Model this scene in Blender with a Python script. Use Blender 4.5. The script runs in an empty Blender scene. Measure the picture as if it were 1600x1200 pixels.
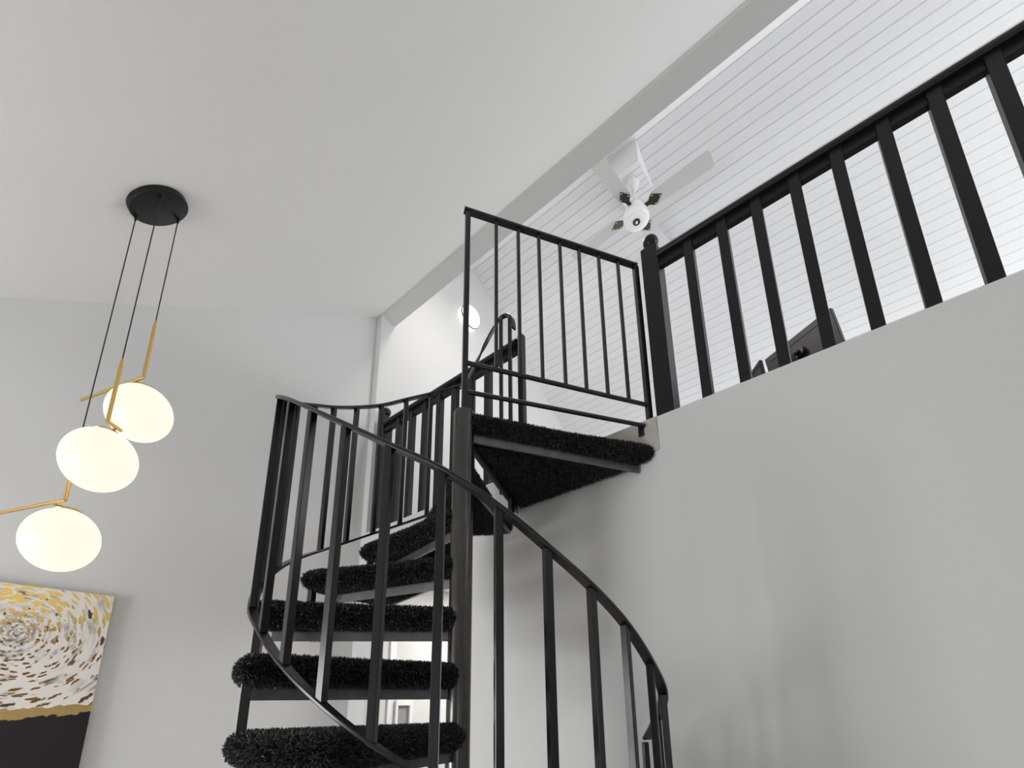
import bpy, bmesh, math, random
import numpy as np
from mathutils import Vector, Matrix
random.seed(7); RNG = np.random.default_rng(7)
C = bpy.context.scene.collection
H = 1.257                      # eye height above the lower floor; all z below are relative to the eye, H is added on the way in
AX, AY = 1.3991, 1.4722        # axis of the spiral stair
XW = 2.259                     # face of the loft wall
WT = 0.161                     # its thickness
YB = 3.70                      # back wall
ZL = 1.510                     # loft floor
PI = math.pi

# ------------------------------------------------------------------ materials
def mat(name, base=(.8, .8, .8), rough=.5, metal=0.0, spec=.5, emit=None, estr=0.0, bump=None, noise=None):
    m = bpy.data.materials.new(name); m.use_nodes = True
    nt = m.node_tree; b = nt.nodes['Principled BSDF']
    b.inputs['Base Color'].default_value = (*base, 1)
    b.inputs['Roughness'].default_value = rough
    b.inputs['Metallic'].default_value = metal
    b.inputs['Specular IOR Level'].default_value = spec
    if emit:
        b.inputs['Emission Color'].default_value = (*emit, 1)
        b.inputs['Emission Strength'].default_value = estr
    tc = nt.nodes.new('ShaderNodeTexCoord')
    if noise:                                      # (scale, detail, lo colour, hi colour)
        n = nt.nodes.new('ShaderNodeTexNoise'); n.inputs['Scale'].default_value = noise[0]; n.inputs['Detail'].default_value = noise[1]
        r = nt.nodes.new('ShaderNodeValToRGB')
        r.color_ramp.elements[0].position = .35; r.color_ramp.elements[1].position = .68
        r.color_ramp.elements[0].color = (*noise[2], 1); r.color_ramp.elements[1].color = (*noise[3], 1)
        nt.links.new(tc.outputs['Object'], n.inputs['Vector']); nt.links.new(n.outputs['Fac'], r.inputs['Fac'])
        nt.links.new(r.outputs['Color'], b.inputs['Base Color'])
    if bump:                                       # (scale, strength, distance)
        n = nt.nodes.new('ShaderNodeTexNoise'); n.inputs['Scale'].default_value = bump[0]; n.inputs['Detail'].default_value = 3
        bp = nt.nodes.new('ShaderNodeBump'); bp.inputs['Strength'].default_value = bump[1]; bp.inputs['Distance'].default_value = bump[2]
        nt.links.new(tc.outputs['Object'], n.inputs['Vector']); nt.links.new(n.outputs['Fac'], bp.inputs['Height'])
        nt.links.new(bp.outputs['Normal'], b.inputs['Normal'])
    return m

WALL = (.66, .66, .655)
M = {}
M['wall'] = mat('painted_drywall', WALL, .75, spec=.3, bump=(160, .12, .002))
M['ceil'] = mat('ceiling_paint', (.80, .80, .79), .8, spec=.25, bump=(120, .25, .003))
M['plank'] = mat('white_planking', (.84, .84, .85), .55, spec=.35)
M['white'] = mat('white_trim_paint', (.85, .85, .85), .4)
M['fanwhite'] = mat('white_enamel', (.86, .86, .86), .3)
M['blade'] = mat('pale_blade_finish', (.56, .56, .56), .45)
M['bracket'] = mat('aged_green_bronze', (.045, .05, .028), .4, .6)
M['black'] = mat('black_satin_paint', (.008, .008, .0085), .40, spec=.3)
M['metal'] = mat('dark_painted_steel', (.008, .008, .009),   .26, 0.0, spec=.42, noise=(30, 4, (.006, .006, .0065), (.011, .011, .012)))
M['pole'] = mat('pole_gunmetal', (.085, .083, .08), .20, .85, noise=(14, 4, (.075, .073, .07), (.095, .092, .089)))
M['frame'] = mat('tread_frame_steel', (.13, .13, .135), .42, .35, noise=(20, 4, (.11, .11, .115), (.15, .15, .155)))
M['backing'] = mat('carpet_backing', (.006, .006, .007), .9, spec=.1)
M['shag'] = mat('black_shag_fibre', (.014, .014, .015), .5, spec=.5, noise=(420, 2, (.006, .006, .0065), (.15, .15, .155)))
for e_, p_ in zip([n for n in M['shag'].node_tree.nodes if n.type == 'VALTORGB'][0].color_ramp.elements, (.48, .80)): e_.position = p_
M['brass'] = mat('brushed_brass', (.72, .47, .15), .28, 1.0)
M['cord'] = mat('black_cable', (.01, .01, .01), .6)
M['globe'] = mat('lit_opal_glass', (.08, .078, .07), .3, spec=.2, emit=(1.0, .93, .78), estr=1.0)
M['sconce'] = mat('lit_sconce_glass', (.3, .3, .3), .3, emit=(1.0, .985, .93), estr=1.6)
M['wood'] = mat('pale_grey_oak', (.5, .47, .43), .5, noise=(6, 5, (.42, .39, .36), (.60, .57, .53)))
M['floor'] = mat('pale_oak_floor', (.7, .67, .62), .45, noise=(5, 5, (.64, .61, .56), (.75, .72, .67)))
M['loftfloor'] = mat('grey_loft_carpet', (.24, .235, .23), .9, spec=.2, noise=(60, 4, (.21, .205, .20), (.27, .265, .26)))
M['screenback'] = mat('charcoal_plastic', (.018, .018, .020), .45, spec=.4)
M['dplastic'] = mat('black_plastic', (.012, .012, .013), .4)
M['glass'] = mat('grey_glazing', (.32, .33, .34), .12, spec=.6)

# ------------------------------------------------------------------ mesh helpers
def V(x, y, z): return Vector((x, y, z + H))
WLOC = {}
def obj(name, me, m, parent=None, loc=None, rz=0.0):
    """link a mesh whose vertices are in world space (loc None) or local to loc"""
    if isinstance(me, bmesh.types.BMesh):
        bm = me; bmesh.ops.recalc_face_normals(bm, faces=bm.faces)
        me = bpy.data.meshes.new(name); bm.to_mesh(me); bm.free()
    if m and not me.materials: me.materials.append(m)
    o = bpy.data.objects.new(name, me); C.objects.link(o)
    pl = WLOC.get(parent.name, Vector()) if parent else Vector()
    if loc is None:
        if parent and not me.get('shifted'):
            me.transform(Matrix.Translation(-pl)); me['shifted'] = 1
        WLOC[o.name] = pl.copy()
    else:
        o.location = Vector(loc) - pl; o.rotation_euler = (0, 0, rz); WLOC[o.name] = Vector(loc)
    if parent: o.parent = parent
    return o
def root(name, loc, label, cat, group=None):
    o = bpy.data.objects.new(name, None); C.objects.link(o); o.location = loc; o.empty_display_size = .1
    WLOC[o.name] = Vector(loc); o['label'] = label; o['category'] = cat
    if group: o['group'] = group
    return o
def tag(o, label=None, cat=None, group=None, kind=None):
    for k, v in (('label', label), ('category', cat), ('group', group), ('kind', kind)):
        if v: o[k] = v
    return o
def struct(name, bm, m, parent=None):
    o = obj(name, bm, m, parent)
    if not parent: o['kind'] = 'structure'
    return o
def smooth(o, ang=40):
    me = o.data
    for p in me.polygons: p.use_smooth = True
    try: me.set_sharp_from_angle(angle=math.radians(ang))
    except Exception: pass
    return o
def box(bm, x0, x1, y0, y1, z0, z1, bev=0.0):
    r = bmesh.ops.create_cube(bm, size=1.0)
    vs = r['verts']
    for v in vs:
        v.co = V((x0 + x1) / 2 + v.co.x * (x1 - x0), (y0 + y1) / 2 + v.co.y * (y1 - y0), (z0 + z1) / 2 + v.co.z * (z1 - z0))
    if bev:
        es = {e for v in vs for e in v.link_edges}
        bmesh.ops.bevel(bm, geom=list(es), offset=bev, segments=2, profile=.6, affect='EDGES')
def boxbm(*a, **k):
    bm = bmesh.new(); box(bm, *a, **k); return bm
def lathe(bm, prof, mtx, n=40):
    """prof: (r, z) pairs, revolved round z then placed by mtx"""
    rings = []
    for r, z in prof:
        if r < 1e-6: rings.append([bm.verts.new(mtx @ Vector((0, 0, z)))])
        else: rings.append([bm.verts.new(mtx @ Vector((r * math.cos(2 * PI * k / n), r * math.sin(2 * PI * k / n), z))) for k in range(n)])
    for a, b in zip(rings, rings[1:]):
        for k in range(n):
            q = [a[k % len(a)], a[(k + 1) % len(a)], b[(k + 1) % len(b)], b[k % len(b)]]
            u = []
            for v in q:
                if v not in u: u.append(v)
            if len(u) > 2:
                try: bm.faces.new(u)
                except ValueError: pass
def tube(bm, pts, r, n=10):
    pts = [Vector(p) for p in pts]; prev = None; rings = []
    for i, p in enumerate(pts):
        t = (pts[min(i + 1, len(pts) - 1)] - pts[max(i - 1, 0)]).normalized()
        if prev is None:
            a = Vector((0, 0, 1)) if abs(t.z) < .9 else Vector((1, 0, 0)); u = t.cross(a).normalized()
        else: u = (prev - t * prev.dot(t)).normalized()
        prev = u; w = t.cross(u)
        rings.append([bm.verts.new(p + r * (math.cos(2 * PI * k / n) * u + math.sin(2 * PI * k / n) * w)) for k in range(n)])
    for a, b in zip(rings, rings[1:]):
        for k in range(n): bm.faces.new((a[k], a[(k + 1) % n], b[(k + 1) % n], b[k]))
    bm.faces.new(rings[0]); bm.faces.new(rings[-1])
def sweep(bm, pts, prof, up=Vector((0, 0, 1)), closed_ends=True):
    """sweep a profile of (side, up) offsets along pts, kept level"""
    pts = [Vector(p) for p in pts]; rings = []
    for i, p in enumerate(pts):
        t = (pts[min(i + 1, len(pts) - 1)] - pts[max(i - 1, 0)]).normalized()
        s = t.cross(up)
        if s.length < .15 and rings: s = ps
        s = s.normalized(); ps = s; w = s.cross(t)
        rings.append([bm.verts.new(p + s * a + w * b) for a, b in prof])
    n = len(prof)
    for a, b in zip(rings, rings[1:]):
        for k in range(n): bm.faces.new((a[k], a[(k + 1) % n], b[(k + 1) % n], b[k]))
    bm.faces.new(rings[0]); bm.faces.new(rings[-1])
def rect(w, h, c=.003):
    return [(-w / 2 + c, -h / 2), (w / 2 - c, -h / 2), (w / 2, -h / 2 + c), (w / 2, h / 2 - c), (w / 2 - c, h / 2), (-w / 2 + c, h / 2), (-w / 2, h / 2 - c), (-w / 2, -h / 2 + c)]
def catmull(P, n=8):
    P = [Vector(p) for p in P]; out = []
    for i in range(len(P) - 1):
        a, b, c, d = P[max(i - 1, 0)], P[i], P[i + 1], P[min(i + 2, len(P) - 1)]
        for k in range(n):
            t = k / n
            out.append(.5 * ((2 * b) + (c - a) * t + (2 * a - 5 * b + 4 * c - d) * t * t + (3 * b - a - 3 * c + d) * t ** 3))
    out.append(P[-1]); return out
def prism(bm, poly, axis, a, b):
    """extrude a polygon (2d) along axis 'x' or 'y' from a to b"""
    f = (lambda p, t: V(t, p[0], p[1])) if axis == 'x' else (lambda p, t: V(p[0], t, p[1]))
    A = [bm.verts.new(f(p, a)) for p in poly]; B = [bm.verts.new(f(p, b)) for p in poly]
    n = len(poly)
    for k in range(n): bm.faces.new((A[k], A[(k + 1) % n], B[(k + 1) % n], B[k]))
    bm.faces.new(A); bm.faces.new(B)
def post_mesh(name, w, d, h, bev=.002, top=0):
    """upright bar with its base at the local origin"""
    bm = bmesh.new(); r = bmesh.ops.create_cube(bm, size=1)
    for v in r['verts']: v.co = Vector((v.co.x * w, v.co.y * d, (v.co.z + .5) * h))
    bmesh.ops.bevel(bm, geom=list(bm.edges), offset=bev, segments=1, affect='EDGES')
    me = bpy.data.meshes.new(name); bm.to_mesh(me); bm.free(); return me

# ------------------------------------------------------------------ the setting
XL, YN = -2.5, -4.4                                   # left wall, near wall
CS = .66105                                           # slope of the room ceiling
def zc(x): return 2.4082 + CS * x
PS, PC = -.71069, 5.658 + .71069 * 3.704              # plank ceiling: z = PS*x + PC
def zp(x): return PS * x + PC
XR, XK = 3.632, 6.75                                  # ridge, knee wall of the loft
ZR = zp(XR)
DY0, DY1, DZ = 2.50, 3.47, .86                        # doorway under the loft

struct('floor', boxbm(XL - .1, 7, YN - .1, YB + .1, -H - .1, -H), M['floor'])
# back wall: gable outline
bm = bmesh.new()
prism(bm, [(XL - .1, -H), (7, -H), (7, zp(7) + .3), (XR, ZR + .2), (2.3, ZR + .2), (2.3, zc(2.3) + .1), (XL - .1, zc(XL) + .2)], 'y', YB, YB + .12)
struct('wall_back', bm, M['wall'])
# loft wall with its doorway
bm = bmesh.new()
def wallbox(y0, y1, z0, z1): box(bm, XW, XW + WT, y0, y1, z0, z1)
wallbox(YN, DY0, -H, ZL); wallbox(DY0, DY1, DZ, ZL); wallbox(DY1, YB, -H, ZL)
wallbox(3.62, YB, ZL, 3.905)
struct('wall_right', bm, M['wall'])
# header over the loft opening: soft edged, falls slightly towards the loft
bm = bmesh.new()
prism(bm, [(XW - .012, zc(XW - .012) - .002), (XW + .02, 3.902), (XW + .05, 3.892), (XW + WT, 3.858), (XW + WT, 4.75), (XW - .012, 4.75)], 'y', YN, YB)
o = struct('wall_header', bm, M['wall'])
# sloping room ceiling
bm = bmesh.new()
prism(bm, [(XL - .1, zc(XL - .1)), (XW - .012, zc(XW - .012)), (XW - .012, zc(XW - .012) + .12), (XL - .1, zc(XL - .1) + .12)], 'y', YN, YB)
struct('ceiling', bm, M['ceil'])
# left wall with two windows, near wall without openings
def windowed(name, axis, t0, t1, lo, hi, z0, ztop, wins):
    bm = bmesh.new()
    def bx(a0, a1, b0, b1):
        if a1 - a0 < 1e-4 or b1 - b0 < 1e-4: return
        if axis == 'x': box(bm, t0, t1, a0, a1, b0, b1)
        else: box(bm, a0, a1, t0, t1, b0, b1)
    c = lo
    for a0, a1, b0, b1 in wins:
        bx(c, a0, z0, ztop); bx(a0, a1, z0, b0); bx(a0, a1, b1, ztop); c = a1
    bx(c, hi, z0, ztop)
    struct(name, bm, M['wall'])
WIN_L = [(-3.3, -1.5, -.75, .55), (2.1, 3.5, -.95, .5)]
windowed('wall_left', 'x', XL - .1, XL, YN, YB, -H, zc(XL) + .1, WIN_L)
bm = bmesh.new()
prism(bm, [(XL, -H), (XW, -H), (XW, zc(XW)), (XL, zc(XL))], 'y', YN - .1, YN)
prism(bm, [(XW, -H), (XK, -H), (XK, zp(XK)), (XR, ZR), (XW, ZR - .6)], 'y', YN - .1, YN)
struct('wall_near', bm, M['wall'])
def window(n, axis, t, a0, a1, b0, b1):
    """white sash frame with a middle bar, set in an opening"""
    bm = bmesh.new()
    def bx(p0, p1, q0, q1):
        if axis == 'x': box(bm, t - .04, t + .03, p0, p1, q0, q1, bev=.004)
        else: box(bm, p0, p1, t - .04, t + .03, q0, q1, bev=.004)
    w = .06
    bx(a0, a0 + w, b0, b1); bx(a1 - w, a1, b0, b1); bx(a0 + w, a1 - w, b0, b0 + w); bx(a0 + w, a1 - w, b1 - w, b1)
    bx((a0 + a1) / 2 - w / 2, (a0 + a1) / 2 + w / 2, b0 + w, b1 - w)
    return struct('window_%d' % n, bm, M['white'])
for k, (a0, a1, b0, b1) in enumerate(WIN_L): window(k + 1, 'x', XL - .05, a0, a1, b0, b1)

# loft: floor slab, plank ceiling, hidden west slope, knee wall
struct('floor_loft', boxbm(XW + WT, XK, YN, YB, ZL - .22, ZL), M['loftfloor'])
bm = bmesh.new()
# planks modelled as boards with a V groove, run along y
W = .0815; x = 4.0528 - W * 60
xs = []
while x < XK:
    if x > XR - W: xs.append(x)
    x += W
cosp = math.cos(math.atan(PS)); sinp = math.sin(math.atan(PS))
prof = []
for k, x0 in enumerate(xs):
    a, b = max(x0, XR), min(x0 + W, XK)
    if b - a < .01: continue
    g = .005; dpt = .012
    prof += [(a, zp(a) + dpt), (a + g, zp(a + g)), (b - g, zp(b - g))]
prof.append((XK, zp(XK) + .006))
poly = prof + [(XK, zp(XK) + .12), (XR, ZR + .12)]
lo = [bm.verts.new(V(px, YN, pz)) for px, pz in poly]; hi = [bm.verts.new(V(px, YB, pz)) for px, pz in poly]
for k in range(len(poly)):
    kk = (k + 1) % len(poly); bm.faces.new((lo[k], lo[kk], hi[kk], hi[k]))
struct('ceiling_loft', bm, M['plank'])
bm = bmesh.new()
prism(bm, [(XW - .012, 4.62), (XR, ZR + .002), (XR, ZR + .12), (XW - .012, 4.74)], 'y', YN, YB)
struct('ceiling_slope', bm, M['plank'])
bm = bmesh.new()
prism(bm, [(XR - .02, ZR - .014), (XR + .008, zp(XR + .008) - .004), (XR + .008, zp(XR + .008) + .01), (XR - .02, ZR + .01)], 'y', YN, YB)
struct('trim_1', bm, M['plank'])
struct('wall_knee', boxbm(XK, XK + .1, YN, YB, -H, zp(XK) + .1), M['wall'])
# grey oak riser board up to the loft floor, at the stair opening
o = struct('trim_2', boxbm(XW - .008, XW + .02, .862, 1.80, 1.312, ZL, bev=.002), M['wood'])
# box under the ridge that carries the fan
bm = bmesh.new()
ZBX = 5.405; BX0, BX1 = XR, (PC - ZBX) / -PS
prism(bm, [(BX0, ZBX + .02), (BX0, ZR - .002), (BX1 - .03, ZBX + .02)], 'y', 1.312, 1.64)
bx_o = struct('trim_3', bm, M['white'])
bm = bmesh.new()
n = 6; st = (BX1 - .004 - BX0) / n
for k in range(n): box(bm, BX0 + k * st + .002, BX0 + (k + 1) * st - .002, 1.312, 1.64, ZBX, ZBX + .02 - .001 * (k % 2), bev=.0015)
obj('soffit_boards', bm, M['plank'], bx_o)
# hall under the loft
struct('ceiling_hall', boxbm(XW + WT, XK, YN, YB, 1.16, ZL - .221), M['ceil'])
bm = bmesh.new()
box(bm, 2.64, 2.705, YB - .018, YB, -H, .9, bev=.003)
struct('trim_4', bm, M['white'])
bm = bmesh.new()
fx0, fx1, ft, fb = 2.712, 2.895, .055, -.62
box(bm, fx0, fx0 + .022, YB - .045, YB, fb, ft, bev=.002); box(bm, fx1 - .03, fx1, YB - .045, YB, fb, ft, bev=.002)
box(bm, fx0 + .022, fx1 - .03, YB - .045, YB, ft - .05, ft, bev=.002); box(bm, fx0 + .022, fx1 - .03, YB - .045, YB, fb, fb + .03, bev=.002)
w3 = struct('window_3', bm, M['white'])
obj('pane', boxbm(fx0 + .021, fx1 - .029, YB - .02, YB - .012, fb + .028, ft - .048), M['glass'], w3)

# ------------------------------------------------------------------ spiral staircase
NPH = {0: 24, 1: 51, 2: 78.5, 3: 104.5, 4: 135, 5: 159}       # front edge of each tread frame, degrees
for k in range(6, 11): NPH[k] = 162 + 28.2 * (k - 5)
RISE = .2372
RT = .80
stair = root('spiral_staircase', V(AX, AY, -H), 'black metal spiral staircase with shag-carpeted treads winding round a thick grey pole', 'staircase')
bm = bmesh.new()
lathe(bm, [(0, -H), (.062, -H), (.062, -H + .012), (.0498, -H + .014), (.0498, 1.352), (.0485, 1.360), (.046, 1.3635), (0, 1.3635)], Matrix.Translation((AX, AY, H)), 48)
smooth(obj('center_pole', bm, M['pole'], stair))

def fibres(surf_v, surf_f, dens, length, width, name):
    """short tufts standing on a surface: one narrow bent blade each"""
    Vv = np.array(surf_v); tri = []
    for f in surf_f:
        for k in range(1, len(f) - 1): tri.append((f[0], f[k], f[k + 1]))
    tri = np.array(tri); a, b, c = Vv[tri[:, 0]], Vv[tri[:, 1]], Vv[tri[:, 2]]
    nn = np.cross(b - a, c - a); ar = np.linalg.norm(nn, axis=1) / 2; ok = ar > 1e-9
    a, b, c, nn, ar = a[ok], b[ok], c[ok], nn[ok], ar[ok]
    nn /= (2 * ar)[:, None]
    N = int(ar.sum() * dens); idx = RNG.choice(len(ar), N, p=ar / ar.sum())
    u, v = RNG.random(N), RNG.random(N); s = u + v > 1; u[s], v[s] = 1 - u[s], 1 - v[s]
    P = a[idx] + (b - a)[idx] * u[:, None] + (c - a)[idx] * v[:, None]
    D = nn[idx] + RNG.normal(0, .42, (N, 3)); D[:, 2] -= .12; D /= np.linalg.norm(D, axis=1)[:, None]
    T = np.cross(D, RNG.normal(0, 1, (N, 3))); T /= np.linalg.norm(T, axis=1)[:, None]
    L = length * (.6 + .7 * RNG.random(N))[:, None]
    D2 = D + RNG.normal(0, .45, (N, 3)); D2 /= np.linalg.norm(D2, axis=1)[:, None]
    mid = P + D * L * .55; tip = mid + D2 * L * .5
    w = width * (.7 + .6 * RNG.random(N))[:, None]
    verts = np.stack([P - T * w / 2, P + T * w / 2, mid + T * w / 2, mid - T * w / 2, tip + T * w * .22, tip - T * w * .22], 1).reshape(-1, 3)
    base = np.arange(N)[:, None] * 6
    quads = np.concatenate([base + np.array([0, 1, 2, 3]), base + np.array([3, 2, 4, 5])], 1).reshape(-1, 4)
    return verts, quads

def carpet_mesh(name, plan, z0, z1, r, dens=78000, under=True):
    """a padded slab with a plan outline (local xy), rolled edges of radius r, covered in tufts"""
    n = len(plan); P = [Vector((x, y, 0)) for x, y in plan]
    cen = sum(P, Vector()) / n
    # offset rings by normals of the outline
    nor = []
    for k in range(n):
        e1 = (P[k] - P[k - 1]); e2 = (P[(k + 1) % n] - P[k])
        n1 = Vector((e1.y, -e1.x, 0)).normalized(); n2 = Vector((e2.y, -e2.x, 0)).normalized()
        m = (n1 + n2); m = m.normalized() if m.length > 1e-6 else n1
        nor.append(m / max(.5, m.dot(n1)))
    h = (z1 - z0) / 2; zm = (z0 + z1) / 2; rings = []
    for q in range(9):
        t = -PI / 2 + PI * q / 8
        off = -r + r * math.cos(t); z = zm + h * math.sin(t)
        rings.append([(*(P[k] + nor[k] * off).xy, z) for k in range(n)])
    vs = [p for R in rings for p in R]; fs = []
    for q in range(8):
        for k in range(n): fs.append((q * n + k, q * n + (k + 1) % n, (q + 1) * n + (k + 1) % n, (q + 1) * n + k))
    b = len(vs); ctr = [sum(p[0] for p in rings[4]) / n, sum(p[1] for p in rings[4]) / n]
    vs.append((*ctr, z0)); vs.append((*ctr, z1))
    for k in range(n):
        fs.append((b, (k + 1) % n, k)); fs.append((b + 1, 8 * n + k, 8 * n + (k + 1) % n))
    fv, fq = fibres(vs, fs, dens, .0145, .0034, name)
    allv = vs + fv.tolist(); off = len(vs)
    faces = [tuple(f) for f in fs] + (fq + off).tolist()
    me = bpy.data.meshes.new(name); me.from_pydata(allv, [], faces)
    me.materials.append(M['backing']); me.materials.append(M['shag'])
    mi = np.zeros(len(faces), dtype=np.int32); mi[len(fs):] = 1
    me.polygons.foreach_set('material_index', mi); me.update(); return me
def pol(r, a): return (r * math.cos(math.radians(a)), r * math.sin(math.radians(a)))
def arc(r0, r1, a0, a1, n): return [pol(r0 + (r1 - r0) * k / n, a0 + (a1 - a0) * k / n) for k in range(n + 1)]

# one tread, local: frame front edge along angle 0, going up means turning to negative angles
NOSE, BACK = 12.0, -27.0
wedge = [pol(.05, BACK - 40), pol(.4, BACK - 1)] + arc(RT, RT, BACK, NOSE, 12) + [pol(.4, NOSE + 1), pol(.055, NOSE + 50)]
# keep counter-clockwise
TREAD_CARPET = carpet_mesh('carpet', wedge, .052, .135, .040)
def radial_bar(bm, a, r0, r1, w, z0, z1, side=0.0):
    """flat bar standing on edge along angle a (local coords, no eye offset)"""
    d = Vector((math.cos(math.radians(a)), math.sin(math.radians(a)), 0)); s = Vector((-d.y, d.x, 0))
    q = bmesh.ops.create_cube(bm, size=1)['verts']
    for v in q:
        v.co = d * (r0 + (v.co.x + .5) * (r1 - r0)) + s * (side + v.co.y * w) + Vector((0, 0, z0 + (v.co.z + .5) * (z1 - z0)))
def finish(name, bm):
    bmesh.ops.recalc_face_normals(bm, faces=bm.faces); me = bpy.data.meshes.new(name); bm.to_mesh(me); bm.free(); return me
bm = bmesh.new()
radial_bar(bm, 0, .047, .762, .012, 0, .056); radial_bar(bm, BACK, .047, .762, .012, .040, .056)
radial_bar(bm, 0, .06, .755, .05, .050, .056, -.02); radial_bar(bm, BACK, .06, .755, .05, .050, .056, .02)
# rim plate along the outer edge, out to the nosing
ring = [pol(.765, BACK + (NOSE - 3 - BACK) * k / 10) for k in range(11)]; rin = [pol(.735, BACK + (NOSE - 3 - BACK) * k / 10) for k in range(11)]
for z0, z1 in ((.048, .056),):
    A_ = [[bm.verts.new((x, y, z)) for x, y in R] for R in (ring, rin) for z in (z0, z1)]
    for k in range(10):
        o0, o1, i0, i1 = A_[0], A_[1], A_[2], A_[3]
        bm.faces.new((o0[k], o0[k + 1], o1[k + 1], o1[k])); bm.faces.new((i0[k], i1[k], i1[k + 1], i0[k + 1]))
        bm.faces.new((o1[k], o1[k + 1], i1[k + 1], i1[k])); bm.faces.new((o0[k], i0[k], i0[k + 1], o0[k + 1]))
TREAD_FRAME = finish('tread', bm); TREAD_FRAME.materials.append(M['frame'])
bm = bmesh.new()
q = bmesh.ops.create_cube(bm, size=1)['verts']
px_, py_ = pol(.775, NOSE - 3.5)
for v in q: v.co = Vector((px_ + v.co.x * .03, py_ + v.co.y * .03, -.125 + (v.co.z + .5) * .178))
bmesh.ops.bevel(bm, geom=list(bm.edges), offset=.002, segments=1, affect='EDGES')
TREAD_POST = finish('tread_post', bm); TREAD_POST.materials.append(M['metal'])
for k in range(1, 11):
    loc = V(AX, AY, 1.210 - RISE * k); a = math.radians(NPH[k])
    t = obj('tread', TREAD_FRAME, None, stair, loc, a)
    for nm, me in (('carpet', TREAD_CARPET), ('tread_post', TREAD_POST)):
        if nm == 'tread_post' and k == 1: pass
        c = bpy.data.objects.new(nm, me); C.objects.link(c); c.parent = t
        if nm == 'carpet': c['label'] = 'black shag carpet wrapped over the tread'

# landing: a triangle from the pole to the loft wall
land = obj('landing', boxbm(AX, AX + .01, AY, AY + .01, 1.2, 1.21), M['frame'], stair, V(AX, AY, 1.210))
land['label'] = 'triangular top landing against the loft wall'
wx = XW - AX - .004
def atwall(a): return (wx, wx * math.tan(math.radians(a)))
bm = bmesh.new()
nr = atwall(-29.8); fr = atwall(23.8)
radial_bar(bm, -29.8, .047, math.hypot(*nr) - .006, .012, 0, .052); radial_bar(bm, -29.8, .06, math.hypot(*nr) - .04, .045, .046, .052, .022)
radial_bar(bm, 23.8, .047, math.hypot(*fr) - .004, .012, 0, .056); radial_bar(bm, 23.8, .06, math.hypot(*fr) - .04, .045, .050, .056, -.022)
me = finish('landing', bm); me.materials.append(M['frame']); old = land.data; land.data = me; bpy.data.meshes.remove(old)
e0 = (wx - .002, AY * 0 + (.893 - AY)); e1 = (wx - .002, wx * math.tan(math.radians(25.3)))
tri = [pol(.055, -75), ((e0[0]) * .5 + .02, e0[1] * .5 - .015), ] + [e0] + [(e0[0], e0[1] * (1 - t) + e1[1] * t) for t in (.25, .5, .75)] + [e1] + [(e1[0] * .5, e1[1] * .5 + .012), pol(.055, 50)]
me = carpet_mesh('carpet', tri, .047, .142, .040, dens=80000)
c = bpy.data.objects.new('carpet', me); C.objects.link(c); c.parent = land; c['label'] = 'black shag carpet rolled over the landing edge'
# carpeted underside between the bars
und = [pol(.06, -3), (nr[0] - .03, nr[1] + .045), (fr[0] - .012, fr[1] - .04)]
me = carpet_mesh('underside_carpet', und, .028, .050, .008, dens=45000)
c = bpy.data.objects.new('underside_carpet', me); C.objects.link(c); c.parent = land

bm = bmesh.new(); q = bmesh.ops.create_cube(bm, size=1)['verts']; px_, py_ = pol(.68, 21)
for v in q: v.co = Vector((px_ + v.co.x * .028, py_ + v.co.y * .028, -.105 + (v.co.z + .5) * .158))
me = finish('landing_post', bm); me.materials.append(M['metal'])
c = bpy.data.objects.new('landing_post', me); C.objects.link(c); c.parent = land

# rails and balusters (positions surveyed one by one)
RAIL = [(1.743, .744, .027), (1.581, .713, .130), (1.410, .711, .244), (1.245, .732, .341), (1.089, .782, .441), (.954, .853, .545), (.831, .960, .651), (.741, 1.095, .743),
        (.679, 1.243, .843), (.643, 1.401, .949), (.639, 1.562, 1.057), (.663, 1.726, 1.157), (.739, 1.872, 1.256), (.845, 2.001, 1.355), (.973, 2.103, 1.458), (1.114, 2.183, 1.556),
        (1.272, 2.226, 1.658), (1.436, 2.235, 1.761), (1.593, 2.206, 1.872), (1.745, 2.149, 1.971), (1.894, 2.057, 2.064)]
DROP = {8: .832, 9: .832, 10: .832, 11: .825, 12: .80, 13: .790, 14: .797, 15: .808, 16: .816, 17: .822, 18: .842, 19: .851, 20: .86}
head = [(1.972, .930, -.150), (1.875, .832, -.062)]
def P3(t, dz=0): return V(t[0], t[1], t[2] + dz)
goose = [(1.965, 2.052, 2.14), (2.03, 2.05, 2.29), (2.10, 2.035, 2.475), (2.175, 1.995, 2.685), (2.205, 1.968, 2.772), (2.225, 1.935, 2.806), (2.236, 1.90, 2.800), (2.240, 1.866, 2.760), (2.240, 1.852, 2.70), (2.240, 1.850, 2.655)]
K = .985
goose = [t if i < 3 else (t[0] * K, t[1] * K, t[2] * K) for i, t in enumerate(goose)]
bm = bmesh.new()
top = [P3(t, .006) for t in head] + [P3(t, .006) for t in RAIL] + [P3(t, .006) for t in goose]
sweep(bm, catmull(top, 7), rect(.038, .014))
smooth(obj('handrail', bm, M['metal'], stair), 35)
bm = bmesh.new()
low = [V(t[0], t[1], t[2] - .832) for t in head]
low += [V(t[0], t[1], t[2] - DROP.get(i, .832)) for i, t in enumerate(RAIL)]
low += [V(1.975, 1.985, 1.275)]
sweep(bm, catmull(low, 7), rect(.034, .012))
smooth(obj('lower_rail', bm, M['metal'], stair), 35)
BAL = {}
def baluster(x, y, z0, z1, w=.024, name='baluster'):
    h = round(z1 - z0, 3); key = (w, h)
    if key not in BAL: BAL[key] = post_mesh(name, w, w, h)
    a = math.atan2(y - AY, x - AX)
    return obj(name, BAL[key], M['metal'], stair, V(x, y, z0), a)
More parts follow.
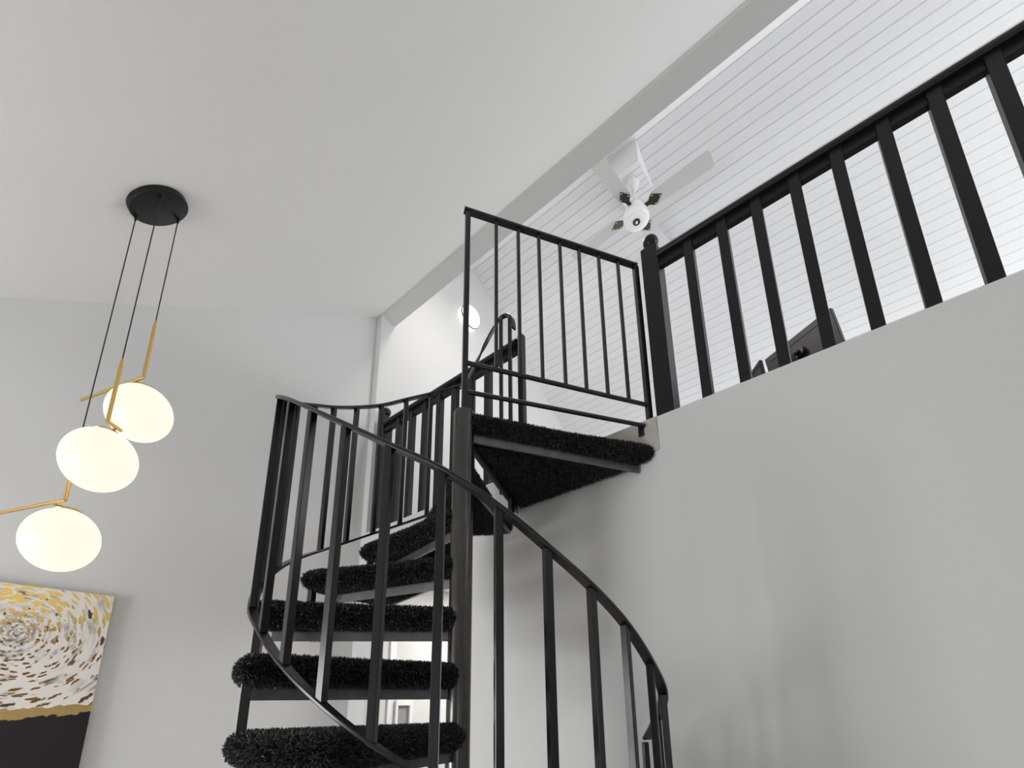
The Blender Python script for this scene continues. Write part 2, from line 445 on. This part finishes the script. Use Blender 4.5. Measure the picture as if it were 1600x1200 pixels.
for i, t in enumerate(RAIL):
    d = DROP.get(i, .832); baluster(t[0], t[1], t[2] - d, t[2] + .002)
baluster(1.985, .945, -1.0, -.160); baluster(1.875, .832, -.895, -.066)
baluster(2.03, 2.05, 1.30, 2.285, .020)
baluster(2.213 * K, 1.95 * K, 1.345, 2.785 * K, .026); baluster(2.238 * K, 1.885 * K, 1.345, 2.775 * K, .026)

# ------------------------------------------------------------------ guard railing on the landing
gx, gy = 2.281, .905
guard = root('guard_railing', V(AX, AY, 1.3635), 'thin black metal guard railing standing on the carpeted landing at the top of the spiral', 'railing')
ug = Vector((gx - AX, gy - AY, 0)); LG = ug.length; ug.normalize(); ang = math.atan2(ug.y, ug.x)
def gp(f, z): return V(AX + (gx - AX) * f, AY + (gy - AY) * f, z)
zt0, zt1 = 2.628, 2.590; zm0, zm1 = 1.648, 1.612; zl0, zl1 = 1.482, 1.475
bm = bmesh.new(); sweep(bm, [gp(-.02, zt0), gp(1.0, zt1)], rect(.040, .016)); obj('top_rail', bm, M['metal'], guard)
bm = bmesh.new(); sweep(bm, [gp(.008, zm0), gp(.985, zm1)], rect(.024, .022, .006)); obj('middle_rail', bm, M['metal'], guard)
bm = bmesh.new(); sweep(bm, [gp(.008, zl0), gp(.958, zl1)], rect(.022, .020, .005)); obj('lower_rail', bm, M['metal'], guard)
obj('post', post_mesh('post', .027, .027, zt0 - .008 - 1.3645), M['metal'], guard, gp(0, 1.3645), ang)
obj('post', post_mesh('post', .030, .030, zt1 - .008 - ZL), M['metal'], guard, gp(.995, ZL), ang)
for f in (.153, .2755, .3935, .5178, .6337, .756, .878):
    z0 = zm0 + (zm1 - zm0) * f; z1 = zt0 + (zt1 - zt0) * f
    obj('baluster', post_mesh('baluster', .0175, .0175, z1 - .006 - z0 - .008), M['metal'], guard, gp(f, z0 + .008), ang)
bm = bmesh.new(); box(bm, XW - .016, XW - .009, .935, .967, 1.42, 1.49, bev=.002); box(bm, XW - .03, XW - .012, .943, .96, 1.462, 1.484, bev=.002)
obj('bracket', bm, M['metal'], guard)

# ------------------------------------------------------------------ wooden loft railings
ZT = 2.588
def cap_profile():
    # moulded handrail, (side, up) about its centre line
    return [(-.034, -.036), (-.034, -.028), (-.040, -.022), (-.040, -.008), (-.034, .002), (-.028, .012), (-.018, .018), (.018, .018), (.028, .012), (.034, .002), (.040, -.008), (.040, -.022), (.034, -.028), (.034, -.036)]
def newel_mesh(h, w=.099):
    bm = bmesh.new(); q = bmesh.ops.create_cube(bm, size=1)['verts']
    for v in q: v.co = Vector((v.co.x * w, v.co.y * w, (v.co.z + .5) * h))
    topf = [f for f in bm.faces if f.normal.z > .9]
    r = bmesh.ops.inset_region(bm, faces=topf, thickness=.014)
    bmesh.ops.translate(bm, verts=topf[0].verts, vec=(0, 0, .016))
    return finish('newel_post', bm)
NEWEL = newel_mesh(1.145); BALW = post_mesh('baluster', .050, .050, ZT - .036 - ZL)
def finial(parent, x, y, z):
    bm = bmesh.new()
    lathe(bm, [(0, 0), (.026, 0), (.026, .006), (.018, .012), (.018, .018)] + [(.046 * math.sin(t), .060 - .046 * math.cos(t)) for t in [PI * k / 14 for k in range(2, 15)]], Matrix.Translation(V(x, y, z)), 28)
    return smooth(obj('ball_finial', bm, M['black'], parent), 50)
def loft_rail(name, label, y0, y1, bals, newels, capends):
    xc = XW + .0515
    r = root(name, V(xc, (y0 + y1) / 2, ZL), label, 'railing')
    for y, ball in newels:
        n = obj('newel_post', NEWEL, M['black'], r, V(xc, y, ZL))
        if ball:
            f = finial(n, xc, y, ZL + 1.158)
    bm = bmesh.new(); sweep(bm, [V(xc - .030, capends[0], ZT - .018), V(xc - .030, capends[1], ZT - .018)], cap_profile())
    obj('handrail', bm, M['black'], r)
    obj('sub_rail', boxbm(xc - .040, xc - .006, capends[0], capends[1], ZT - .108, ZT - .053), M['black'], r)
    for y in bals: obj('baluster', BALW, M['black'], r, V(XW + .0265, y, ZL))
    return r
bR = [.588, .404, .232, .054, -.123, -.303, -.482, -.665, -.87, -1.05, -1.23]
loft_rail('loft_railing', 'black wooden loft railing with square balusters and ball-topped newel above the large white wall', -1.6, .86, bR, [(.811, True)], (-1.6, .762))
bL = [2.1435 + .1835 * k for k in range(7)]
lr = loft_rail('loft_railing', 'black wooden railing behind the spiral, running from its top to the back wall', 1.82, 3.56, bL, [(3.51, True)], (1.845, 3.461))
obj('end_post', post_mesh('end_post', .045, .045, 1.10, .004), M['black'], lr, V(XW + .026, 1.817, ZL))

# ------------------------------------------------------------------ pendant light
nrm = Vector((-CS, 0, 1)).normalized()
cc = Vector((.290, 2.692, 0)); cc.z = zc(cc.x) + H
pend = root('pendant_light', cc, 'three glowing white globes on brass rods hanging from a black round ceiling plate', 'pendant light')
Rm = nrm.to_track_quat('Z', 'Y').to_matrix().to_4x4()
bm = bmesh.new()
lathe(bm, [(0, -.030), (.132, -.030), (.139, -.027), (.141, -.020), (.141, -.001), (0, -.001)], Matrix.Translation(cc) @ Rm, 64)
can = smooth(obj('canopy', bm, M['black'], pend), 35)
def shifted(px): return px
PD = [  # cord xy, rod top z, elbow z, arm angle, arm length (towards, back), globe centre, radius
    ((.232, 2.777), .99, .899, 112, .60, (.259, 2.875, .742), .139),
    ((.288, 2.588), 1.541, 1.2405, 40, .075, (.299, 2.660, 1.080), .139),
    ((.396, 2.738), 1.920, 1.608, 108.8, .50, (.423, 2.810, 1.447), .140)]
for (cx_, cy_), zr, ze, aa, al, gc, gr in PD:
    zt = zc(cx_) - .036
    bm = bmesh.new()
    d = Vector((math.cos(math.radians(aa)), math.sin(math.radians(aa)), 0)); e = V(cx_, cy_, ze)
    tube(bm, [V(cx_, cy_, zr), e], .0078, 14); tube(bm, [e - d * .004, e + d * al], .0078, 14)
    lathe(bm, [(0, -.0078), (.006, -.0065), (.0078, 0), (.006, .0065), (0, .0078)], Matrix.Translation(e), 14)
    lathe(bm, [(0, 0), (.0055, 0), (.0055, .02), (.003, .028), (0, .028)], Matrix.Translation(V(cx_, cy_, zr)), 12)
    rod = smooth(obj('brass_rod', bm, M['brass'], pend), 40)
    g = V(*gc); near = e + d * max(.012, min(al - .01, (g - e).dot(d)))
    bm = bmesh.new()
    lathe(bm, [(gr * math.sin(t), -gr * 1.04 * math.cos(t)) for t in [PI * k / 32 for k in range(33)]], Matrix.Translation(g), 56)
    smooth(obj('globe', bm, M['globe'], rod), 80)['label'] = 'glowing milky glass globe'
    bm = bmesh.new()
    lathe(bm, [(0, .004), (.045, .001), (.052, -.006), (.050, -.010), (0, -.004)], Matrix.Translation(g + Vector((0, 0, gr * 1.04))), 32)
    tube(bm, [g + Vector((0, 0, gr * 1.04)), Vector((g.x, g.y, g.z + gr * 1.04 + .012))], .006, 10)
    if (Vector((near.x, near.y, 0)) - Vector((g.x, g.y, 0))).length > .004:
        tube(bm, [Vector((g.x, g.y, g.z + gr * 1.04 + .006)), near - Vector((0, 0, .003))], .005, 10)
    smooth(obj('globe_cap', bm, M['brass'], rod), 40)
    bm = bmesh.new(); tube(bm, [V(cx_, cy_, zr + .02), V(cx_, cy_, zt)], .0026, 8)
    obj('cord', bm, M['cord'], pend)
    bm = bmesh.new(); lathe(bm, [(0, -.03), (.004, -.03), (.008, -.01), (.009, .012), (0, .012)], Matrix.Translation(V(cx_, cy_, zt)), 14)
    obj('grommet', bm, M['black'], can)

# ------------------------------------------------------------------ ceiling fan
fx, fy, fz = 3.80, 1.455, 5.0
fan = root('ceiling_fan', V(fx, fy, ZBX), 'white four-bladed ceiling fan hanging under the plank ceiling of the loft', 'ceiling fan')
F0 = Matrix.Translation(V(fx, fy, 0))
bm = bmesh.new(); lathe(bm, [(0, ZBX - .001), (.062, ZBX - .001), (.066, ZBX - .02), (.060, ZBX - .045), (.030, ZBX - .115), (.020, ZBX - .130), (0, ZBX - .130)], F0, 36)
smooth(obj('ceiling_mount', bm, M['fanwhite'], fan), 40)
bm = bmesh.new(); lathe(bm, [(0, ZBX - .12), (.013, ZBX - .12), (.013, fz + .05), (0, fz + .05)], F0, 20); smooth(obj('downrod', bm, M['fanwhite'], fan), 40)
bm = bmesh.new()
lathe(bm, [(0, fz + .085), (.040, fz + .082), (.058, fz + .062), (.095, fz + .050), (.105, fz + .040), (.095, fz + .030), (.095, fz + .016), (.107, fz + .008), (.107, fz - .014), (.094, fz - .022), (.114, fz - .034), (.130, fz - .052), (.135, fz - .08), (.130, fz - .118), (.116, fz - .132), (.082, fz - .137), (.080, fz - .140), (.034, fz - .141), (0, fz - .141)], F0, 56)
mot = smooth(obj('motor_housing', bm, M['fanwhite'], fan), 35)
bm = bmesh.new(); lathe(bm, [(.036, fz - .1405), (.038, fz - .148), (.031, fz - .150), (.024, fz - .143), (0, fz - .143)], F0, 28); smooth(obj('switch_rim', bm, M['dplastic'], mot), 40)
bm = bmesh.new(); lathe(bm, [(0, fz - .160), (.012, fz - .158), (.014, fz - .143), (0, fz - .143)], F0, 20); smooth(obj('switch_stem', bm, M['fanwhite'], mot), 40)
# blade, local: along +x from the hub
bm = bmesh.new()
out = [(.165, -.035), (.180, -.055), (.215, -.072), (.30, -.072), (.55, -.078), (.765, -.082)]
out += [(.765 + .025 * math.sin(t), -.082 + .025 - .025 * math.cos(t)) for t in (.5, 1.0, 1.57)]
out += [(.765 + .025 * math.cos(t), .082 - .025 + .025 * math.sin(t)) for t in (0, .57, 1.1)]
out += [(.765, .082), (.55, .078), (.30, .072), (.215, .072), (.180, .055), (.165, .035)]
tilt = math.radians(-11)
va = [bm.verts.new((x, y * math.cos(tilt), y * math.sin(tilt) + .003)) for x, y in out]; vb = [bm.verts.new((x, y * math.cos(tilt), y * math.sin(tilt) - .003)) for x, y in out]
n = len(out)
for k in range(n): bm.faces.new((va[k], va[(k + 1) % n], vb[(k + 1) % n], vb[k]))
bm.faces.new(va); bm.faces.new(vb)
BLADE = finish('blade', bm); BLADE.materials.append(M['blade'])
bm = bmesh.new()
bo = [(.095, -.020), (.150, -.022), (.175, -.040), (.205, -.058), (.290, 0), (.205, .058), (.175, .040), (.150, .022), (.095, .020)]
va = [bm.verts.new((x, y * math.cos(tilt), y * math.sin(tilt) - .0035)) for x, y in bo]; vb = [bm.verts.new((x, y * math.cos(tilt), y * math.sin(tilt) - .0085)) for x, y in bo]
n = len(bo)
for k in range(n): bm.faces.new((va[k], va[(k + 1) % n], vb[(k + 1) % n], vb[k]))
bm.faces.new(va); bm.faces.new(vb)
BRK = finish('blade_bracket', bm); BRK.materials.append(M['bracket'])
bm = bmesh.new()
lathe(bm, [(0, -.0045), (.005, -.0035), (.006, 0), (0, 0)], Matrix.Identity(4), 12)
SCR = finish('screw', bm); SCR.materials.append(M['fanwhite'])
for a in (-90.5, -6.5, 86.5, 174.0):
    b = obj('blade', BLADE, None, fan, V(fx, fy, fz - .002), math.radians(a))
    c = bpy.data.objects.new('blade_bracket', BRK); C.objects.link(c); c.parent = b; c['label'] = 'dark bronze bracket plate'
    for x, y in ((.205, -.044), (.205, .044), (.268, 0)):
        c = bpy.data.objects.new('screw', SCR); C.objects.link(c); c.parent = b
        c.location = (x, y * math.cos(tilt), y * math.sin(tilt) - .0085)

# ------------------------------------------------------------------ round wall lamp on the loft back wall
sx, sz = 3.53, 4.80
lamp = root('wall_lamp', V(sx, YB, sz), 'round glowing white wall lamp high on the loft back wall', 'wall lamp')
Rl = Matrix.Translation(V(sx, YB, sz)) @ Matrix.Rotation(PI / 2, 4, 'X')
bm = bmesh.new(); lathe(bm, [(0, .001), (.150, .001), (.153, .01), (.153, .060), (.147, .066), (0, .066)], Rl, 56); smooth(obj('back_plate', bm, M['sconce'], lamp), 40)
bm = bmesh.new(); lathe(bm, [(.146, .062), (.156, .064), (.156, .074), (.146, .075)], Rl, 56); smooth(obj('trim_ring', bm, M['bracket'], lamp), 40)
bm = bmesh.new(); lathe(bm, [(.148 * math.cos(t), .073 + .075 * math.sin(t)) for t in [PI / 2 * k / 12 for k in range(13)]], Rl, 56); smooth(obj('glass_dome', bm, M['sconce'], lamp), 60)

# ------------------------------------------------------------------ abstract painting
def painting_material(cx_, cz_):
    m = bpy.data.materials.new('abstract_rings_paint'); m.use_nodes = True; nt = m.node_tree; N, L = nt.nodes, nt.links
    b = N['Principled BSDF']
    def math_(op, a, b_=None, c=None):
        n = N.new('ShaderNodeMath'); n.operation = op
        for i, v in enumerate((a, b_, c)):
            if v is None: continue
            if isinstance(v, (int, float)): n.inputs[i].default_value = v
            else: L.new(v, n.inputs[i])
        return n.outputs[0]
    def mix(f, a, b_):
        n = N.new('ShaderNodeMix'); n.data_type = 'RGBA'
        L.new(f, n.inputs[0])
        for s, v in ((6, a), (7, b_)):
            if isinstance(v, tuple): n.inputs[s].default_value = (*v, 1)
            else: L.new(v, n.inputs[s])
        return n.outputs[2]
    def comb(x, y, z=0.0):
        n = N.new('ShaderNodeCombineXYZ')
        for i, v in enumerate((x, y, z)):
            if isinstance(v, (int, float)): n.inputs[i].default_value = v
            else: L.new(v, n.inputs[i])
        return n.outputs[0]
    def noise(vec, sc, det=2.0, w=0):
        n = N.new('ShaderNodeTexNoise'); n.inputs['Scale'].default_value = sc; n.inputs['Detail'].default_value = det
        L.new(vec, n.inputs['Vector']); return n.outputs['Fac']
    def ramp(f, lo, hi):
        n = N.new('ShaderNodeMapRange'); n.inputs['From Min'].default_value = lo; n.inputs['From Max'].default_value = hi
        n.clamp = True; L.new(f, n.inputs['Value']); return n.outputs[0]
    tc = N.new('ShaderNodeTexCoord'); sp = N.new('ShaderNodeSeparateXYZ'); L.new(tc.outputs['Object'], sp.inputs[0])
    X, Z = sp.outputs[0], sp.outputs[2]
    wob = noise(tc.outputs['Object'], 6.0)
    dx = math_('SUBTRACT', X, cx_); dz = math_('SUBTRACT', Z, cz_)
    r0 = math_('SQRT', math_('ADD', math_('MULTIPLY', dx, dx), math_('MULTIPLY', dz, dz)))
    r = math_('ADD', r0, math_('MULTIPLY', math_('SUBTRACT', wob, .5), .035))
    th = math_('ARCTAN2', dz, dx)
    # dashes: cells in polar coordinates, longer along the rings
    def voro(u, v, w, rnd=1.0):
        n = N.new('ShaderNodeTexVoronoi'); n.inputs['Scale'].default_value = 1.0; n.inputs['Randomness'].default_value = rnd
        L.new(comb(u, v, w), n.inputs['Vector'])
        sc_ = N.new('ShaderNodeSeparateColor'); L.new(n.outputs['Color'], sc_.inputs[0])
        return n.outputs['Distance'], sc_.outputs[0], sc_.outputs[1]
    wob2 = math_('MULTIPLY', math_('SUBTRACT', noise(tc.outputs['Object'], 45.0, 3.0), .5), .9)
    d1, ra, rb = voro(math_('ADD', math_('MULTIPLY', r, 54.0), wob2), math_('ADD', math_('MULTIPLY', th, 4.6), wob2), .5, .85)
    d2, rc, rd = voro(math_('ADD', math_('MULTIPLY', r, 38.0), wob2), math_('ADD', math_('MULTIPLY', th, 4.0), wob2), 9.5, .9)
    up = ramp(dz, -.10, .14)                                  # more gold leaf in the upper part
    size = math_('ADD', .30, math_('MULTIPLY', up, .17))
    gold = ramp(math_('SUBTRACT', math_('ADD', math_('MULTIPLY', ra, .12), size), d1), 0.0, .05)
    keep = ramp(math_('SUBTRACT', rb, math_('SUBTRACT', .40, math_('MULTIPLY', up, .20))), 0.0, .02)
    gold = math_('MULTIPLY', gold, keep)
    gold = math_('MULTIPLY', gold, ramp(r, .02, .05))
    smear = ramp(noise(comb(math_('MULTIPLY', r, 9.0), math_('MULTIPLY', th, 1.6), 7.0), 1.3, 4.0), .49, .66)
    fine = ramp(noise(comb(math_('MULTIPLY', r, 60.0), math_('MULTIPLY', th, 1.5), 2.0), 1.0, 3.0), .42, .62)
    inner = ramp(r, .17, .05)
    grey = math_('MULTIPLY', fine, math_('MAXIMUM', smear, math_('MULTIPLY', inner, .95)))
    spots = math_('MULTIPLY', ramp(math_('SUBTRACT', .38, d2), 0.0, .12), ramp(rc, .80, .82))
    base = mix(grey, (.80, .74, .69), (.10, .095, .10))
    base = mix(spots, base, (.09, .05, .02))
    gcol = mix(up, (.30, .17, .055), (.95, .68, .22))
    col = mix(gold, base, gcol)
    # dark foot with a ragged gold border
    edge = math_('ADD', math_('SUBTRACT', Z, math_('ADD', -.010 + 0.0, math_('MULTIPLY', dx, .10))), math_('MULTIPLY', math_('SUBTRACT', noise(tc.outputs['Object'], 22.0, 4.0), .5), .05))
    zb = N.new('ShaderNodeValue'); zb.outputs[0].default_value = 0
    band = math_('SUBTRACT', 1.0, ramp(math_('SUBTRACT', edge, H * 0 + PAINT_DZ), .018, .022))
    foot = math_('SUBTRACT', 1.0, ramp(math_('SUBTRACT', edge, PAINT_DZ), -.030, -.026))
    col = mix(band, col, (.62, .42, .17)); col = mix(foot, col, (.010, .009, .009))
    L.new(col, b.inputs['Base Color'])
    met = math_('MULTIPLY', math_('MAXIMUM', gold, math_('SUBTRACT', band, foot)), .75)
    met = math_('MINIMUM', math_('MAXIMUM', met, 0.0), 1.0)
    met = math_('MULTIPLY', met, math_('SUBTRACT', 1.0, foot)); L.new(met, b.inputs['Metallic']); b.inputs['Roughness'].default_value = .42
    return m
PX0, PX1, PZ0, PZ1 = -.52, .622, -.42, .662
paint = obj('canvas_picture', boxbm(-(PX1 - PX0) / 2, (PX1 - PX0) / 2, -.017, .017, PZ0 - H, PZ1 - H, bev=.003), None, None, (0, 0, 0))
pc = Vector(((PX0 + PX1) / 2, YB - .0185, H)); paint.location = pc
PAINT_DZ = -.01
paint.data.materials.append(painting_material(.243 - pc.x, .411))
tag(paint, 'abstract canvas of gold and grey rings on cream hung below the globes', 'painting')

# ------------------------------------------------------------------ desk with two monitors in the loft, seen from behind
def quad_panel(name, tl, tr, down, th, m, parent):
    """flat screen body from two top corners, a downward vector and a thickness away from the viewer"""
    tl, tr, dn = V(*tl), V(*tr), Vector(down); nr_ = (tr - tl).cross(dn).normalized() * th
    bm = bmesh.new(); a = [bm.verts.new(p) for p in (tl, tr, tr + dn, tl + dn)]; b = [bm.verts.new(p + nr_) for p in (tl, tr, tr + dn, tl + dn)]
    for k in range(4): bm.faces.new((a[k], a[(k + 1) % 4], b[(k + 1) % 4], b[k]))
    bm.faces.new(a); bm.faces.new(b)
    bmesh.ops.bevel(bm, geom=list(bm.edges), offset=.004, segments=2, affect='EDGES')
    return obj(name, bm, m, parent), tl, tr, dn, nr_
ZD = ZL + .72
desk = root('desk', V(3.85, .35, ZL), 'desk in the loft below the monitors, hidden behind the loft edge', 'desk')
obj('desk_top', boxbm(3.45, 4.15, -.6, 1.3, ZD - .03, ZD, bev=.004), M['black'], desk)
LEG = post_mesh('leg', .05, .05, .69)
for x_ in (3.5, 4.1):
    for y_ in (-.55, 1.25): obj('leg', LEG, M['black'], desk, V(x_, y_, ZL))
def monitor(label, tl, tr, down, th, base_xy, hub=True):
    r = root('monitor', V(base_xy[0], base_xy[1], ZD), label, 'monitor')
    p, tl, tr, dn, nr_ = quad_panel('screen_back', tl, tr, down, th, M['screenback'], r)
    mid = (tl + tr) / 2 + dn * .5
    out = -nr_.normalized()
    bm = bmesh.new()
    tube(bm, [mid + nr_ * .5, mid + out * .035], .045, 24); obj('hub', bm, M['dplastic'], r)
    bm = bmesh.new(); tube(bm, [mid + out * .03, Vector((mid.x + out.x * .1, mid.y + out.y * .1, mid.z - .05)), Vector((base_xy[0], base_xy[1], ZD + H + .02))], .020, 14)
    obj('stand_neck', bm, M['dplastic'], r)
    obj('stand_base', boxbm(base_xy[0] - .1, base_xy[0] + .1, base_xy[1] - .12, base_xy[1] + .12, ZD + .001, ZD + .014, bev=.004), M['dplastic'], r)
    bm = bmesh.new()
    a = tl + dn * .16 + out * .002; b_ = tr + dn * .16 + out * .002
    sweep(bm, [a.lerp(b_, .08), a.lerp(b_, .92)], rect(.004, .006, .001)); obj('seam', bm, M['dplastic'], r)
MZ = 2.76
MON1 = dict(tl=(3.94, .54, MZ), tr=(3.655, .036, MZ), down=(-.02, -.035, -.36), th=.035, base_xy=(3.73, .33))
monitor('large dark monitor back showing above the loft edge between the balusters', **MON1)
monitor('dark corner of a smaller monitor left of the large one', tl=(3.95, .70, 2.66), tr=(3.80, .558, 2.682), down=(0, -.015, -.25), th=.03, base_xy=(3.80, .70))

# ------------------------------------------------------------------ light
def area(name, loc, rot, sx_, sy_, power, col=(1, 1, 1)):
    l = bpy.data.lights.new(name, 'AREA'); l.shape = 'RECTANGLE'; l.size = sx_; l.size_y = sy_; l.energy = power; l.color = col
    o = bpy.data.objects.new(name, l); C.objects.link(o); o.location = V(*loc); o.rotation_euler = rot; return o
DAY = (.97, .985, 1.0)
P = dict(left=(9, 116), near=6, knee=84, gable=128, lamp=38, hall=58, sky=14)  # only the left pair shines through window openings, the rest are added fills
for k, (a0, a1, b0, b1) in enumerate(WIN_L):
    area('window_daylight', (XL - .13, (a0 + a1) / 2, (b0 + b1) / 2), (0, -PI / 2, 0), b1 - b0, a1 - a0, P['left'][k], DAY)
area('near_fill', (-1.0, YN + .03, -.1), (PI / 2 - .6, 0, 0), 2.4, 1.6, P['near'], DAY)  # added fill light in front of the solid near wall, no window there
area('floor_bounce_fill', (-1.75, -1.2, zc(-1.75) - .03), (0, -math.atan(CS), 0), .9, 1.8, P['sky'], DAY).data.spread = math.radians(70)  # added fill under the closed ceiling, aimed down so the floor bounces light up
area('loft_side_fill', (XK - .02, .2, 2.75), (0, PI / 2, 0), 1.3, 5.0, P['knee'], DAY)  # added fill on the solid knee wall, brightens the sloping room ceiling
area('loft_gable_fill', (4.4, YN + .03, 2.9), (PI / 2, 0, 0), 2.6, 2.0, P['gable'], DAY)  # added fill for the planks, the end wall has no window
area('loft_top_fill', (2.75, 2.2, 4.93), (0, 0, 0), .5, .5, P['lamp'], (1, .97, .92))  # unseen fill without a fixture, added above the header to brighten the loft
area('hall_fill', (3.7, 2.7, 1.15), (0, 0, 0), 1.2, .8, P['hall'], (1, .98, .95))  # unseen fill without a fixture, added to brighten the hall
w = bpy.data.worlds.new('sky'); bpy.context.scene.world = w; w.use_nodes = True
w.node_tree.nodes['Background'].inputs[0].default_value = (.75, .85, 1, 1); w.node_tree.nodes['Background'].inputs[1].default_value = 1.0

# ------------------------------------------------------------------ camera
f, pcx, pcy = 744.8496, 809.5269, 902.014
yaw, pit, rol = .6873239, .2609075, -.0128455
fw = Vector((math.cos(yaw) * math.cos(pit), math.sin(yaw) * math.cos(pit), math.sin(pit)))
rt = Vector((math.sin(yaw), -math.cos(yaw), 0)); up_ = rt.cross(fw)
c_, s_ = math.cos(rol), math.sin(rol)
r2 = rt * c_ + up_ * s_; u2 = up_ * c_ - rt * s_
cd = bpy.data.cameras.new('camera'); cam = bpy.data.objects.new('camera', cd); C.objects.link(cam)
mw = Matrix((( r2.x, u2.x, -fw.x, 0), (r2.y, u2.y, -fw.y, 0), (r2.z, u2.z, -fw.z, H), (0, 0, 0, 1)))
cam.matrix_world = mw
cd.sensor_fit = 'HORIZONTAL'; cd.sensor_width = 36; cd.lens = f / 1600 * 36
cd.shift_x = (800 - pcx) / 1600; cd.shift_y = (pcy - 600) / 1600; cd.clip_start = .05
sc = bpy.context.scene; sc.camera = cam
sc.view_settings.view_transform = 'Standard'; sc.view_settings.look = 'None'; sc.view_settings.gamma = 1; sc.view_settings.use_curve_mapping = False
sc.view_settings.exposure = 0
